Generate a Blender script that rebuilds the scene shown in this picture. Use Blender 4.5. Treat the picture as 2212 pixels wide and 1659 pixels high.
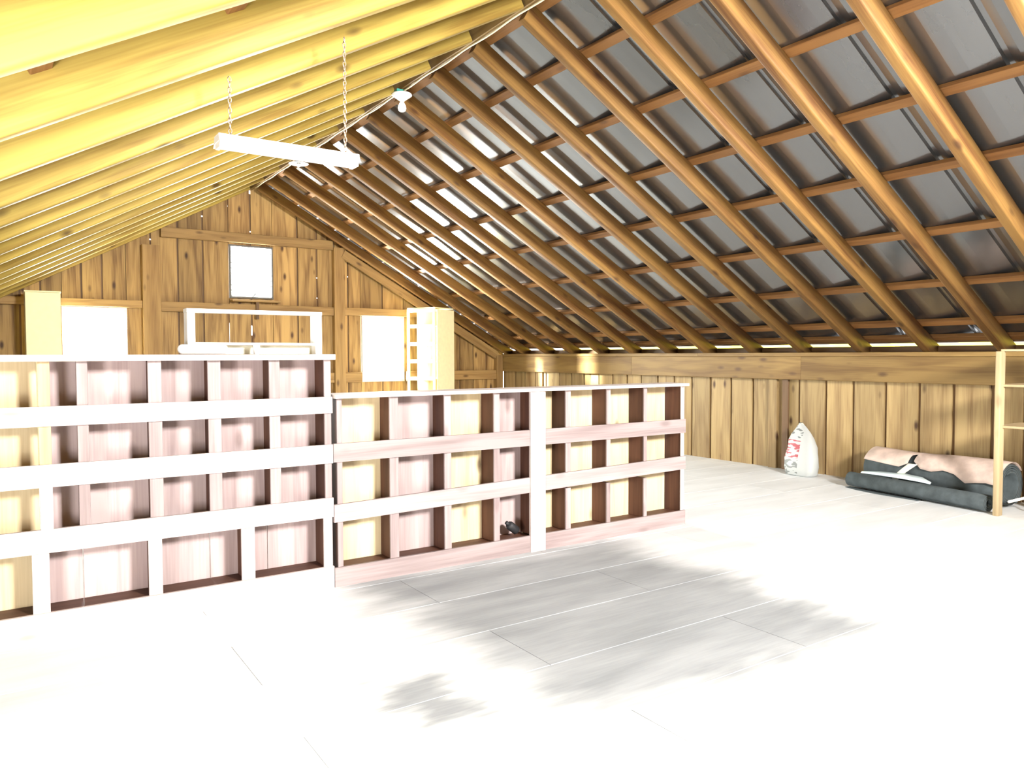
import bpy, bmesh, math, random
from mathutils import Matrix, Vector
random.seed(7)
for o in list(bpy.data.objects):
    bpy.data.objects.remove(o, do_unlink=True)
SC = bpy.context.scene
COL = SC.collection

# ---------------------------------------------------------------- measures of the loft (metres)
G, R, C, H, P, S = 12.77, 8.40, 3.51, 4.234, 1.52, 4.663   # far gable, right knee wall, ridge x, ridge z, plate z, shelf front
LW = 2 * C - R                                              # left knee wall x
RW = -2.75                                                  # rear gable (behind the camera)
M = (H - P) / (R - C)                                       # roof slope
CA = math.cos(math.atan(M)); SA = math.sin(math.atan(M))
RD, RWD = 0.165, 0.09                                       # rafter depth, width
OFF = RD / CA                                               # rafter top above rafter bottom, vertically

# ---------------------------------------------------------------- camera
cam_data = bpy.data.cameras.new('camera')
cam = bpy.data.objects.new('camera', cam_data); COL.objects.link(cam)
yaw, pitch, roll = math.radians(34.0709), math.radians(-2.1913), math.radians(0.1645)
cam.matrix_world = (Matrix.Translation((0, 0, 1.5)) @ Matrix.Rotation(-yaw, 4, 'Z')
                    @ Matrix.Rotation(math.pi / 2 + pitch, 4, 'X') @ Matrix.Rotation(-roll, 4, 'Z'))
cam_data.sensor_fit = 'HORIZONTAL'; cam_data.sensor_width = 36.0
cam_data.lens = 1639.16 * 36.0 / 2212.0
cam_data.clip_start = 0.05; cam_data.clip_end = 200
SC.camera = cam

# ---------------------------------------------------------------- world, sun, daylight at the openings, exposure
w = bpy.data.worlds.new('sky'); SC.world = w; w.use_nodes = True
bg = w.node_tree.nodes['Background']
bg.inputs[0].default_value = (0.95, 0.97, 1.0, 1); bg.inputs[1].default_value = 3.5

sun_d = bpy.data.lights.new('sun', 'SUN'); sun_d.energy = 45; sun_d.angle = math.radians(3.0); sun_d.color = (1, 0.95, 0.82)
sun = bpy.data.objects.new('sun', sun_d); COL.objects.link(sun)
sun.rotation_euler = Vector((4.9, -2.75, -1.5)).to_track_quat('-Z', 'Y').to_euler()

def daylight(name, loc, direction, sx, sy, power, color=(1, 0.98, 0.95)):
    d = bpy.data.lights.new(name, 'AREA'); d.shape = 'RECTANGLE'; d.size = sx; d.size_y = sy
    d.energy = power; d.color = color
    o = bpy.data.objects.new(name, d); COL.objects.link(o)
    o.location = loc; o.rotation_euler = Vector(direction).to_track_quat('-Z', 'Z').to_euler()
    return o
daylight('daylight_loft_door', (C, RW - 0.12, 3.40), (0, 1, -0.15), 1.05, 0.95, 1750, (1, 0.98, 0.95))
daylight('daylight_side_door', (LW - 0.25, 1.05, 0.72), (1, 0.15, 0.3), 1.5, 1.1, 400, (1, 0.99, 0.96))
daylight('daylight_window_left', (1.205, G + 0.30, 1.62), (0, -1, 0), 0.84, 1.2, 600)
daylight('daylight_window_right', (5.84, G + 0.30, 1.62), (0, -1, 0), 0.82, 1.2, 1450)
daylight('daylight_window_top', (3.495, G + 0.30, 2.87), (0, -1, 0), 0.70, 0.86, 260)

vs = SC.view_settings
vs.view_transform = 'Standard'; vs.look = 'None'; vs.gamma = 1.0; vs.use_curve_mapping = False
vs.exposure = 0.0
SC.cycles.use_denoising = True
SC.cycles.max_bounces = 5; SC.cycles.diffuse_bounces = 4; SC.cycles.glossy_bounces = 3
SC.cycles.use_adaptive_sampling = True; SC.cycles.adaptive_threshold = 0.05
SC.cycles.sample_clamp_indirect = 8.0

# ---------------------------------------------------------------- materials
def new_mat(name):
    m = bpy.data.materials.new(name); m.use_nodes = True
    nt = m.node_tree; b = nt.nodes['Principled BSDF']
    return m, nt, b

def wood(name, light, dark, knot=(0.05, 0.02, 0.01), knots=0.5, vary=0.25, rough=0.6, grain=1.0, spec=0.3, bump=0.15):
    """grain runs along local X of each board"""
    m, nt, b = new_mat(name); N = nt.nodes; Lk = nt.links
    tc = N.new('ShaderNodeTexCoord'); oi = N.new('ShaderNodeObjectInfo')
    mul = N.new('ShaderNodeMath'); mul.operation = 'MULTIPLY'; mul.inputs[1].default_value = 57.0
    Lk.new(oi.outputs['Random'], mul.inputs[0])
    add = N.new('ShaderNodeVectorMath'); add.operation = 'ADD'
    Lk.new(tc.outputs['Object'], add.inputs[0]); Lk.new(mul.outputs[0], add.inputs[1])
    def mapped(sx, sy, sz):
        mp = N.new('ShaderNodeMapping'); mp.inputs['Scale'].default_value = (sx, sy, sz)
        Lk.new(add.outputs[0], mp.inputs['Vector']); return mp.outputs[0]
    n1 = N.new('ShaderNodeTexNoise'); n1.inputs['Scale'].default_value = 1.0; n1.inputs['Detail'].default_value = 2
    n1.inputs['Distortion'].default_value = 0.8
    Lk.new(mapped(0.8 * grain, 9 * grain, 9 * grain), n1.inputs['Vector'])
    n2 = N.new('ShaderNodeTexNoise'); n2.inputs['Scale'].default_value = 1.0; n2.inputs['Detail'].default_value = 1
    Lk.new(mapped(3 * grain, 90 * grain, 90 * grain), n2.inputs['Vector'])
    mixn = N.new('ShaderNodeMath'); mixn.operation = 'MULTIPLY_ADD'; mixn.inputs[1].default_value = 0.35
    Lk.new(n2.outputs[0], mixn.inputs[0]); Lk.new(n1.outputs[0], mixn.inputs[2])
    ramp = N.new('ShaderNodeValToRGB'); ramp.color_ramp.elements[0].position = 0.42; ramp.color_ramp.elements[1].position = 0.80
    ramp.color_ramp.elements[0].color = (*dark, 1); ramp.color_ramp.elements[1].color = (*light, 1)
    Lk.new(mixn.outputs[0], ramp.inputs[0])
    vo = N.new('ShaderNodeTexVoronoi'); vo.inputs['Scale'].default_value = 1.0
    Lk.new(mapped(2.1, 5.0, 5.0), vo.inputs['Vector'])
    kr = N.new('ShaderNodeValToRGB'); kr.color_ramp.elements[0].position = 0.06; kr.color_ramp.elements[1].position = 0.17
    kr.color_ramp.elements[0].color = (1, 1, 1, 1); kr.color_ramp.elements[1].color = (0, 0, 0, 1)
    Lk.new(vo.outputs['Distance'], kr.inputs[0])
    kf = N.new('ShaderNodeMath'); kf.operation = 'MULTIPLY'; kf.inputs[1].default_value = knots
    Lk.new(kr.outputs[0], kf.inputs[0])
    mk = N.new('ShaderNodeMix'); mk.data_type = 'RGBA'
    Lk.new(kf.outputs[0], mk.inputs[0]); Lk.new(ramp.outputs[0], mk.inputs[6]); mk.inputs[7].default_value = (*knot, 1)
    hs = N.new('ShaderNodeHueSaturation')
    vv = N.new('ShaderNodeMath'); vv.operation = 'MULTIPLY_ADD'; vv.inputs[1].default_value = vary; vv.inputs[2].default_value = 1 - vary / 2
    Lk.new(oi.outputs['Random'], vv.inputs[0]); Lk.new(vv.outputs[0], hs.inputs['Value']); Lk.new(mk.outputs[2], hs.inputs['Color'])
    Lk.new(hs.outputs[0], b.inputs['Base Color'])
    b.inputs['Roughness'].default_value = rough; b.inputs['Specular IOR Level'].default_value = spec
    if bump < 0.25: return m
    bp = N.new('ShaderNodeBump'); bp.inputs['Strength'].default_value = bump; bp.inputs['Distance'].default_value = 0.01
    Lk.new(mixn.outputs[0], bp.inputs['Height']); Lk.new(bp.outputs[0], b.inputs['Normal'])
    return m

def plain(name, col, rough=0.6, metal=0.0, noise=0.12, nscale=14, emit=0.0, spec=0.4):
    m, nt, b = new_mat(name); N = nt.nodes; Lk = nt.links
    tc = N.new('ShaderNodeTexCoord'); n = N.new('ShaderNodeTexNoise'); n.inputs['Scale'].default_value = nscale; n.inputs['Detail'].default_value = 4
    Lk.new(tc.outputs['Object'], n.inputs['Vector'])
    r = N.new('ShaderNodeValToRGB')
    r.color_ramp.elements[0].color = tuple(c * (1 - noise) for c in col) + (1,)
    r.color_ramp.elements[1].color = tuple(min(1, c * (1 + noise)) for c in col) + (1,)
    r.color_ramp.elements[0].position = 0.3; r.color_ramp.elements[1].position = 0.7
    Lk.new(n.outputs[0], r.inputs[0]); Lk.new(r.outputs[0], b.inputs['Base Color'])
    b.inputs['Roughness'].default_value = rough; b.inputs['Metallic'].default_value = metal
    b.inputs['Specular IOR Level'].default_value = spec
    if emit:
        b.inputs['Emission Color'].default_value = (*col, 1); b.inputs['Emission Strength'].default_value = emit
    return m

MAT = {}
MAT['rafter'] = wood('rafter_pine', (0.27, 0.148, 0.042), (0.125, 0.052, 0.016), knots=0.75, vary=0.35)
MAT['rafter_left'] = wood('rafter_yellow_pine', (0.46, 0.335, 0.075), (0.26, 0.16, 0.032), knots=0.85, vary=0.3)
MAT['purlin'] = wood('purlin_pine', (0.26, 0.125, 0.04), (0.16, 0.07, 0.022), knots=0.5, vary=0.3)
MAT['board'] = wood('wall_board_pine', (0.42, 0.265, 0.095), (0.15, 0.074, 0.024), knots=0.95, vary=0.6)
MAT['knee_board'] = wood('knee_wall_pine', (0.36, 0.255, 0.115), (0.19, 0.115, 0.048), knots=0.95, vary=0.4)
MAT['batten'] = wood('batten_dark_wood', (0.17, 0.10, 0.05), (0.11, 0.06, 0.028), knots=0.2, vary=0.3)
MAT['beam'] = wood('beam_pine', (0.225, 0.14, 0.045), (0.13, 0.07, 0.02), knots=0.7, vary=0.3)
MAT['frame_beam'] = wood('gable_frame_pine', (0.35, 0.215, 0.078), (0.20, 0.11, 0.036), knots=0.7, vary=0.3)
MAT['rail'] = wood('shelf_rail_washed', (0.62, 0.54, 0.51), (0.46, 0.38, 0.36), knot=(0.2, 0.15, 0.13), knots=0.45, vary=0.2)
MAT['rail_pink'] = wood('shelf_rail_pinkish', (0.33, 0.268, 0.262), (0.21, 0.158, 0.155), knot=(0.12, 0.08, 0.08), knots=0.4, vary=0.25)
MAT['divider'] = wood('shelf_divider_redwood', (0.10, 0.042, 0.024), (0.055, 0.02, 0.012), knots=0.3, vary=0.4)
MAT['back_cream'] = wood('shelf_back_cream', (0.70, 0.58, 0.37), (0.54, 0.42, 0.24), knot=(0.08, 0.05, 0.03), knots=0.8, vary=0.12)
MAT['back_pink'] = wood('shelf_back_pink', (0.46, 0.36, 0.35), (0.32, 0.235, 0.23), knots=0.4, vary=0.2)
MAT['rack'] = wood('rack_pine', (0.55, 0.43, 0.26), (0.42, 0.31, 0.17), knots=0.35, vary=0.1)
MAT['pale'] = plain('pale_yellow_paint', (0.86, 0.80, 0.50), 0.55, noise=0.04)
MAT['white'] = plain('white_paint', (0.80, 0.78, 0.74), 0.5, noise=0.05)
MAT['enamel'] = plain('white_enamel', (0.85, 0.83, 0.80), 0.3, noise=0.03)
MAT['dark_frame'] = plain('dark_window_metal', (0.10, 0.10, 0.10), 0.5, noise=0.1)
MAT['black'] = plain('black_rubber', (0.02, 0.02, 0.022), 0.6)
MAT['carpet'] = plain('charcoal_carpet', (0.065, 0.078, 0.082), 0.95, noise=0.22, nscale=12, spec=0.1)
MAT['cover'] = plain('pink_cream_backing', (0.50, 0.385, 0.33), 0.8, noise=0.25, nscale=6)
MAT['cream'] = plain('cream_cloth', (0.72, 0.70, 0.56), 0.8, noise=0.08)
MAT['iceblue'] = plain('pale_blue_sheet', (0.66, 0.78, 0.80), 0.5, noise=0.05)
MAT['cable'] = plain('cream_cable', (0.74, 0.68, 0.46), 0.5, noise=0.05)
MAT['teal'] = plain('teal_plastic', (0.03, 0.26, 0.22), 0.5)
MAT['chain'] = plain('chain_steel', (0.55, 0.42, 0.32), 0.4, metal=0.6)
MAT['tube'] = plain('tube_glass', (0.95, 0.93, 0.9), 0.2, noise=0.0, emit=1.2)
MAT['bulb'] = plain('bulb_glass', (1.0, 0.96, 0.86), 0.2, noise=0.0, emit=2.0)

def metal_mat():
    m, nt, b = new_mat('galvanised_roof_metal'); N = nt.nodes; Lk = nt.links
    tc = N.new('ShaderNodeTexCoord')
    mp = N.new('ShaderNodeMapping'); mp.inputs['Scale'].default_value = (2.5, 9, 9); Lk.new(tc.outputs['Object'], mp.inputs['Vector'])
    n = N.new('ShaderNodeTexNoise'); n.inputs['Scale'].default_value = 1.0; n.inputs['Detail'].default_value = 5; Lk.new(mp.outputs[0], n.inputs['Vector'])
    r = N.new('ShaderNodeValToRGB'); r.color_ramp.elements[0].color = (0.034, 0.036, 0.038, 1); r.color_ramp.elements[1].color = (0.044, 0.046, 0.048, 1)
    Lk.new(n.outputs[0], r.inputs[0]); Lk.new(r.outputs[0], b.inputs['Base Color'])
    b.inputs['Metallic'].default_value = 0.2; b.inputs['Roughness'].default_value = 0.35; b.inputs['Coat Weight'].default_value = 1.0; b.inputs['Coat Roughness'].default_value = 0.17; b.inputs['Coat IOR'].default_value = 2.5
    return m
MAT['metal'] = metal_mat()

def floor_mat():
    m, nt, b = new_mat('plywood_floor'); N = nt.nodes; Lk = nt.links
    geo = N.new('ShaderNodeNewGeometry'); oi = N.new('ShaderNodeObjectInfo')
    def noise(scale, sc, det=5):
        mp = N.new('ShaderNodeMapping'); mp.inputs['Scale'].default_value = sc; Lk.new(geo.outputs['Position'], mp.inputs['Vector'])
        n = N.new('ShaderNodeTexNoise'); n.inputs['Scale'].default_value = scale; n.inputs['Detail'].default_value = det
        Lk.new(mp.outputs[0], n.inputs['Vector']); return n.outputs[0]
    a = noise(1.0, (1.2, 5, 1)); g = noise(1.0, (4, 60, 1), 3)
    mx = N.new('ShaderNodeMath'); mx.operation = 'MULTIPLY_ADD'; mx.inputs[1].default_value = 0.3; Lk.new(g, mx.inputs[0]); Lk.new(a, mx.inputs[2])
    r = N.new('ShaderNodeValToRGB'); r.color_ramp.elements[0].position = 0.45; r.color_ramp.elements[1].position = 0.85
    r.color_ramp.elements[0].color = (0.64, 0.66, 0.67, 1); r.color_ramp.elements[1].color = (0.76, 0.78, 0.79, 1)
    Lk.new(mx.outputs[0], r.inputs[0])
    # grey patch in the floor colour before the low shelf, smaller spot beside it
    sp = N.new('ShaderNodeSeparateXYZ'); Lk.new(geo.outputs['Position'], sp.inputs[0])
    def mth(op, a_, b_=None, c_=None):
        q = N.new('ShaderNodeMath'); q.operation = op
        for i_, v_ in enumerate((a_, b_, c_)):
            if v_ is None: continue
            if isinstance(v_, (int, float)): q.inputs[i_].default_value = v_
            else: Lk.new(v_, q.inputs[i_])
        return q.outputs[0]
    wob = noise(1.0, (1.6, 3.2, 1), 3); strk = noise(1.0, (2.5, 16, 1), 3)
    def greyed(cx_, cy_, hx, hy, soft):
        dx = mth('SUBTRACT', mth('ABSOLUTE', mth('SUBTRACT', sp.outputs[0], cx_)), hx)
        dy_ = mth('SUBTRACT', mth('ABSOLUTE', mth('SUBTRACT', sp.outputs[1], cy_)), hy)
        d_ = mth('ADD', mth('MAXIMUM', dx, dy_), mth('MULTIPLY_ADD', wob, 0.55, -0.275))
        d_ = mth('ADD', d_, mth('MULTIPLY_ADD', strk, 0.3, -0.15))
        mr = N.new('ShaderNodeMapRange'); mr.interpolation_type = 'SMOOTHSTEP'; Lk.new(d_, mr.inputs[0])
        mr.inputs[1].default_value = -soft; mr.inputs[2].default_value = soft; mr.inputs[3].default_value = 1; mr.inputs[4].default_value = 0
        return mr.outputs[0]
    wm = mth('MAXIMUM', greyed(2.98, 3.46, 1.08, 1.25, .30), greyed(1.53, 2.92, 0.16, 0.26, .12))
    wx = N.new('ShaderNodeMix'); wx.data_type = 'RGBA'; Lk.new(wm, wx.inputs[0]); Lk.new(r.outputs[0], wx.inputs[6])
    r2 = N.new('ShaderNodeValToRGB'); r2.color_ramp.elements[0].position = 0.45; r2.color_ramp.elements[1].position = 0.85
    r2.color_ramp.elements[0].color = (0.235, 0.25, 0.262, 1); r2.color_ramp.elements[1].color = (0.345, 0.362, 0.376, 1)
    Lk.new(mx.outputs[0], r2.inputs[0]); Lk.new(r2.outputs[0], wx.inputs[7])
    hs = N.new('ShaderNodeHueSaturation'); v = N.new('ShaderNodeMath'); v.operation = 'MULTIPLY_ADD'; v.inputs[1].default_value = 0.1; v.inputs[2].default_value = 0.95
    Lk.new(oi.outputs['Random'], v.inputs[0]); Lk.new(v.outputs[0], hs.inputs['Value']); Lk.new(wx.outputs[2], hs.inputs['Color'])
    Lk.new(hs.outputs[0], b.inputs['Base Color']); b.inputs['Roughness'].default_value = 0.7
    return m
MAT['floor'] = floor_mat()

def glass_mat():
    m = bpy.data.materials.new('window_glass'); m.use_nodes = True; nt = m.node_tree; nt.nodes.clear()
    o = nt.nodes.new('ShaderNodeOutputMaterial'); t = nt.nodes.new('ShaderNodeBsdfTransparent'); g = nt.nodes.new('ShaderNodeBsdfGlossy')
    t.inputs[0].default_value = (0.95, 0.97, 0.96, 1); g.inputs['Roughness'].default_value = 0.05
    mx = nt.nodes.new('ShaderNodeMixShader'); mx.inputs[0].default_value = 0.07
    nt.links.new(t.outputs[0], mx.inputs[1]); nt.links.new(g.outputs[0], mx.inputs[2]); nt.links.new(mx.outputs[0], o.inputs[0])
    return m
MAT['glass'] = glass_mat()

def sack_mat():
    m, nt, b = new_mat('woven_white_sack'); N = nt.nodes; Lk = nt.links
    tc = N.new('ShaderNodeTexCoord'); sx = N.new('ShaderNodeSeparateXYZ'); Lk.new(tc.outputs['Object'], sx.inputs[0])
    mp = N.new('ShaderNodeMapping'); mp.inputs['Scale'].default_value = (9, 9, 30); Lk.new(tc.outputs['Object'], mp.inputs['Vector'])
    n = N.new('ShaderNodeTexNoise'); n.inputs['Scale'].default_value = 1.0; n.inputs['Detail'].default_value = 1; Lk.new(mp.outputs[0], n.inputs['Vector'])
    # printed band on the left half of the sack: coloured marks where the noise is high
    def step(sock, val, op):
        q = N.new('ShaderNodeMath'); q.operation = op; q.inputs[1].default_value = val; Lk.new(sock, q.inputs[0]); return q.outputs[0]
    def mulv(a, c):
        q = N.new('ShaderNodeMath'); q.operation = 'MULTIPLY'; Lk.new(a, q.inputs[0]); Lk.new(c, q.inputs[1]); return q.outputs[0]
    left = step(sx.outputs['Y'], -0.02, 'GREATER_THAN')
    red = mulv(mulv(left, step(n.outputs[0], 0.50, 'GREATER_THAN')), mulv(step(sx.outputs['Z'], 0.22, 'GREATER_THAN'), step(sx.outputs['Z'], 0.44, 'LESS_THAN')))
    gray = mulv(step(n.outputs[0], 0.51, 'GREATER_THAN'), mulv(left, step(sx.outputs['Z'], 0.20, 'LESS_THAN')))
    gray2 = mulv(step(n.outputs[0], 0.58, 'GREATER_THAN'), mulv(left, step(sx.outputs['Z'], 0.46, 'GREATER_THAN')))
    m1 = N.new('ShaderNodeMix'); m1.data_type = 'RGBA'; Lk.new(red, m1.inputs[0]); m1.inputs[6].default_value = (0.45, 0.47, 0.46, 1); m1.inputs[7].default_value = (0.36, 0.07, 0.085, 1)
    m2 = N.new('ShaderNodeMix'); m2.data_type = 'RGBA'; Lk.new(gray, m2.inputs[0]); Lk.new(m1.outputs[2], m2.inputs[6]); m2.inputs[7].default_value = (0.20, 0.215, 0.21, 1)
    m3 = N.new('ShaderNodeMix'); m3.data_type = 'RGBA'; Lk.new(gray2, m3.inputs[0]); Lk.new(m2.outputs[2], m3.inputs[6]); m3.inputs[7].default_value = (0.15, 0.16, 0.16, 1)
    Lk.new(m3.outputs[2], b.inputs['Base Color']); b.inputs['Roughness'].default_value = 0.6
    return m
MAT['sack'] = sack_mat()

# ---------------------------------------------------------------- builders
def link(name, mesh, mat, parent, Mw):
    mesh.materials.append(MAT[mat]) if not mesh.materials else None
    o = bpy.data.objects.new(name, mesh); COL.objects.link(o)
    if parent is not None:
        o.parent = parent
        pm = parent
        T = Matrix.Identity(4)
        while pm is not None:
            T = pm.matrix_basis.inverted() if pm.parent is None else T
            if pm.parent is not None:
                T = None; break
            pm = pm.parent
        if T is None:
            T = (parent.parent.matrix_basis @ parent.matrix_basis).inverted()
        o.matrix_basis = T @ Mw
    else:
        o.matrix_basis = Mw
    return o

def thing(name, label, cat, loc=(0, 0, 0), group=None, kind=None):
    o = bpy.data.objects.new(name, None); COL.objects.link(o); o.location = loc; o.empty_display_size = 0.1
    tag(o, label, cat, group, kind)
    o.matrix_basis = Matrix.Translation(loc)
    return o
def tag(o, label, cat, group=None, kind=None):
    o['label'] = label; o['category'] = cat
    if group: o['group'] = group
    if kind: o['kind'] = kind
    return o

def frame(ax, up):
    ax = Vector(ax).normalized(); up = Vector(up); y = (up - ax * up.dot(ax)).normalized(); z = ax.cross(y)
    return ax, y, z
def basis(o, x, y, z):
    m = Matrix((x, y, z)).transposed().to_4x4(); m.translation = o; return m

CACHE = {}
def plank_mesh(L, w_, t, b, seg=1):
    key = (round(L, 4), round(w_, 4), round(t, 4), round(b, 4), seg)
    if key in CACHE: return CACHE[key].copy() if False else CACHE[key]
    y, z = w_ / 2, t / 2; b = min(b, y * .9, z * .9); prof = []
    for cy, cz, a0 in ((y - b, z - b, 0), (-(y - b), z - b, 90), (-(y - b), -(z - b), 180), (y - b, -(z - b), 270)):
        for k in range(seg + 1):
            a = math.radians(a0 + 90 * k / seg); prof.append((cy + b * math.cos(a), cz + b * math.sin(a)))
    n = len(prof); V = [(-L / 2, p, q) for p, q in prof] + [(L / 2, p, q) for p, q in prof]
    F = [(i, (i + 1) % n, n + (i + 1) % n, n + i) for i in range(n)] + [tuple(range(n))[::-1], tuple(range(n, 2 * n))]
    me = bpy.data.meshes.new('plank'); me.from_pydata(V, [], [tuple(reversed(f)) for f in F]); 
    bm = bmesh.new(); bm.from_mesh(me); bmesh.ops.recalc_face_normals(bm, faces=bm.faces); bm.to_mesh(me); bm.free()
    if seg > 1:
        for p in me.polygons: p.use_smooth = len(p.vertices) == 4
    CACHE[key] = me; return me

def plank(name, a, b, up, w_, t, mat, parent, bev=0.004, seg=1):
    """board from a to b; w_ is measured along `up`, t across it"""
    a, b = Vector(a), Vector(b); L = (b - a).length
    x, y, z = frame(b - a, up)
    me = plank_mesh(L, w_, t, bev, seg)
    if me.materials and me.materials[0] != MAT[mat]:
        me = me.copy(); me.materials.clear()
    return link(name, me, mat, parent, basis((a + b) / 2, x, y, z))

def prism(name, poly, t, org, x, y, mat, parent):
    """poly (u along x, v along y) extruded by t along x cross y"""
    n = len(poly); z = Vector(x).cross(Vector(y))
    u0 = sum(p[0] for p in poly) / n; v0 = sum(p[1] for p in poly) / n
    V = [(u - u0, v - v0, 0) for u, v in poly] + [(u - u0, v - v0, t) for u, v in poly]
    F = [tuple(range(n)), tuple(range(n, 2 * n))] + [(i, (i + 1) % n, n + (i + 1) % n, n + i) for i in range(n)]
    me = bpy.data.meshes.new(name); me.from_pydata(V, [], F)
    bm = bmesh.new(); bm.from_mesh(me); bmesh.ops.recalc_face_normals(bm, faces=bm.faces); bm.to_mesh(me); bm.free()
    return link(name, me, mat, parent, basis(Vector(org) + Vector(x) * u0 + Vector(y) * v0, Vector(x), Vector(y), z))

def from_data(name, V, F, mat, parent, smooth=True, loc=None):
    """world-space vertices; origin at their base centre"""
    xs, ys, zs = zip(*V); c = Vector(loc) if loc else Vector(((min(xs) + max(xs)) / 2, (min(ys) + max(ys)) / 2, min(zs)))
    me = bpy.data.meshes.new(name); me.from_pydata([tuple(Vector(v) - c) for v in V], [], F)
    bm = bmesh.new(); bm.from_mesh(me); bmesh.ops.remove_doubles(bm, verts=bm.verts, dist=1e-6); bmesh.ops.recalc_face_normals(bm, faces=bm.faces); bm.to_mesh(me); bm.free()
    if smooth:
        for p in me.polygons: p.use_smooth = True
    return link(name, me, mat, parent, Matrix.Translation(c))

def lathe(name, prof, org, mat, parent, n=24, axis=(0, 0, 1)):
    x, y, z = frame(axis, (1, 0.01, 0) if abs(axis[2]) > .5 else (0, 0, 1))
    V = []; F = []
    for r, h_ in prof:
        for k in range(n):
            a = 2 * math.pi * k / n
            V.append(tuple(Vector(org) + x * h_ + y * r * math.cos(a) + z * r * math.sin(a)))
    for i in range(len(prof) - 1):
        for k in range(n):
            F.append((i * n + k, i * n + (k + 1) % n, (i + 1) * n + (k + 1) % n, (i + 1) * n + k))
    F.append(tuple(range(n))); F.append(tuple(range((len(prof) - 1) * n, len(prof) * n)))
    return from_data(name, V, F, mat, parent)

def tube_data(pts, r, n=8, closed=False):
    V = []; F = []; m = len(pts); pts = [Vector(p) for p in pts]
    for i, p in enumerate(pts):
        if closed: d = pts[(i + 1) % m] - pts[i - 1]
        else: d = pts[min(i + 1, m - 1)] - pts[max(i - 1, 0)]
        up = (0, 0, 1) if abs(d.normalized().z) < .9 else (1, 0, 0)
        x, y, z = frame(d, up)
        for k in range(n):
            a = 2 * math.pi * k / n; V.append(tuple(p + y * r * math.cos(a) + z * r * math.sin(a)))
    for i in range(m if closed else m - 1):
        for k in range(n):
            j = (i + 1) % m
            F.append((i * n + k, i * n + (k + 1) % n, j * n + (k + 1) % n, j * n + k))
    if not closed: F += [tuple(range(n)), tuple(range((m - 1) * n, m * n))]
    return V, F
def tube(name, pts, r, mat, parent, n=8):
    V, F = tube_data(pts, r, n); return from_data(name, V, F, mat, parent)

X3, Y3, Z3 = Vector((1, 0, 0)), Vector((0, 1, 0)), Vector((0, 0, 1))
def roof_z(x, off=0.0): return min(P + M * (R - x), P + M * (x - LW)) + off

# ================================================================ FLOOR
flo = thing('floor', 'pale greyed plywood loft floor', 'floor', (C, 5, 0), kind='structure')
y0 = 3.455 - 0.56 * 12; row = 0
while y0 < G + 0.15:
    y1 = min(y0 + 0.56, G + 0.15); ya = max(y0, RW - 0.05)
    if y1 - ya > 0.05:
        x = LW - 0.1 - (row % 2) * 1.22
        while x < R + 0.12:
            xa, xb = max(x, LW - 0.1), min(x + 2.44, R + 0.14)
            if xb - xa > 0.06:
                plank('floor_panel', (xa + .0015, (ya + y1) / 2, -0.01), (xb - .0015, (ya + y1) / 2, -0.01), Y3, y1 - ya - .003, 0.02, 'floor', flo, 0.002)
            x += 2.44
    y0 += 0.56; row += 1
plank('subfloor', (LW - .3, (G + RW) / 2, -0.05), (R + .3, (G + RW) / 2, -0.05), Y3, G - RW + .6, 0.05, 'beam', flo)

# ================================================================ ROOF
roof = thing('ceiling', 'open gable roof of pine rafters and purlins under ribbed metal', 'roof', (C, 5, H), kind='structure')
RY = [12.10 - 0.7745 * k for k in range(20) if 12.10 - 0.7745 * k > RW + .1]
def roof_pt(side, s, y, n):
    """s = horizontal distance from ridge, n = distance outward from the rafter-bottom plane"""
    sx = 1 if side == 'R' else -1
    return Vector((C + sx * (s + n * SA), y, H - M * s + n * CA))
HW = R - C
for side in ('R', 'L'):
    dy = 0 if side == 'R' else -0.17; rd = RD if side == 'R' else 0.20
    up = Vector((SA if side == 'R' else -SA, 0, CA))
    for k, y in enumerate([G - 0.08] + RY):
        jy = 0 if k == 0 else random.uniform(-.012, .012); jn = random.uniform(-.006, .006)
        a = roof_pt(side, 0.055, y + (dy if k else 0) + jy, rd / 2 + jn); b = roof_pt(side, HW + 0.13, y + (dy if k else 0) + jy, rd / 2 + jn)
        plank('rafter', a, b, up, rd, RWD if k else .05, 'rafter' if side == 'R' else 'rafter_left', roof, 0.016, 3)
    for s in (0.12, 0.60, 1.24, 1.91, 2.56, 3.27, 3.98, 4.62, 4.90):
        n = RD + 0.022
        plank('purlin', roof_pt(side, s, RW - 0.1, n), roof_pt(side, s, G + 0.2, n), up, 0.044, 0.085, 'purlin', roof, 0.004)
    # ribbed metal sheets, one per bay, ribs run up the slope
    ribs = [(0, 0), (.30, 0), (.40, .006), (.50, .018), (.60, .032), (.612, .052), (.645, .052), (.657, .032), (.72, .012), (.795, 0)]
    n0 = RD + 0.047
    yy = G + 0.25; idx = 0
    smax = HW + 0.16
    while yy > RW - 0.2:
        V = []; F = []
        for s in (-0.02, smax):
            for d, hh in ribs:
                V.append(tuple(roof_pt(side, s, yy - d * 0.7745 / 0.795, n0 + hh)))
        q = len(ribs)
        for i in range(q - 1): F.append((i, i + 1, q + i + 1, q + i))
        xs = up; 
        me = bpy.data.meshes.new('roof_sheet')
        c = Vector(V[0]); ax, by, cz = frame(Vector(V[q]) - c, up)
        Mx = basis(c, ax, by, cz); inv = Mx.inverted()
        me.from_pydata([tuple(inv @ Vector(v)) for v in V], [], F)
        o = link('roof_sheet', me, 'metal', roof, Mx)
        sol = o.modifiers.new('thickness', 'SOLIDIFY'); sol.thickness = 0.0015; sol.offset = 0
        yy -= 0.7745
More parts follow.
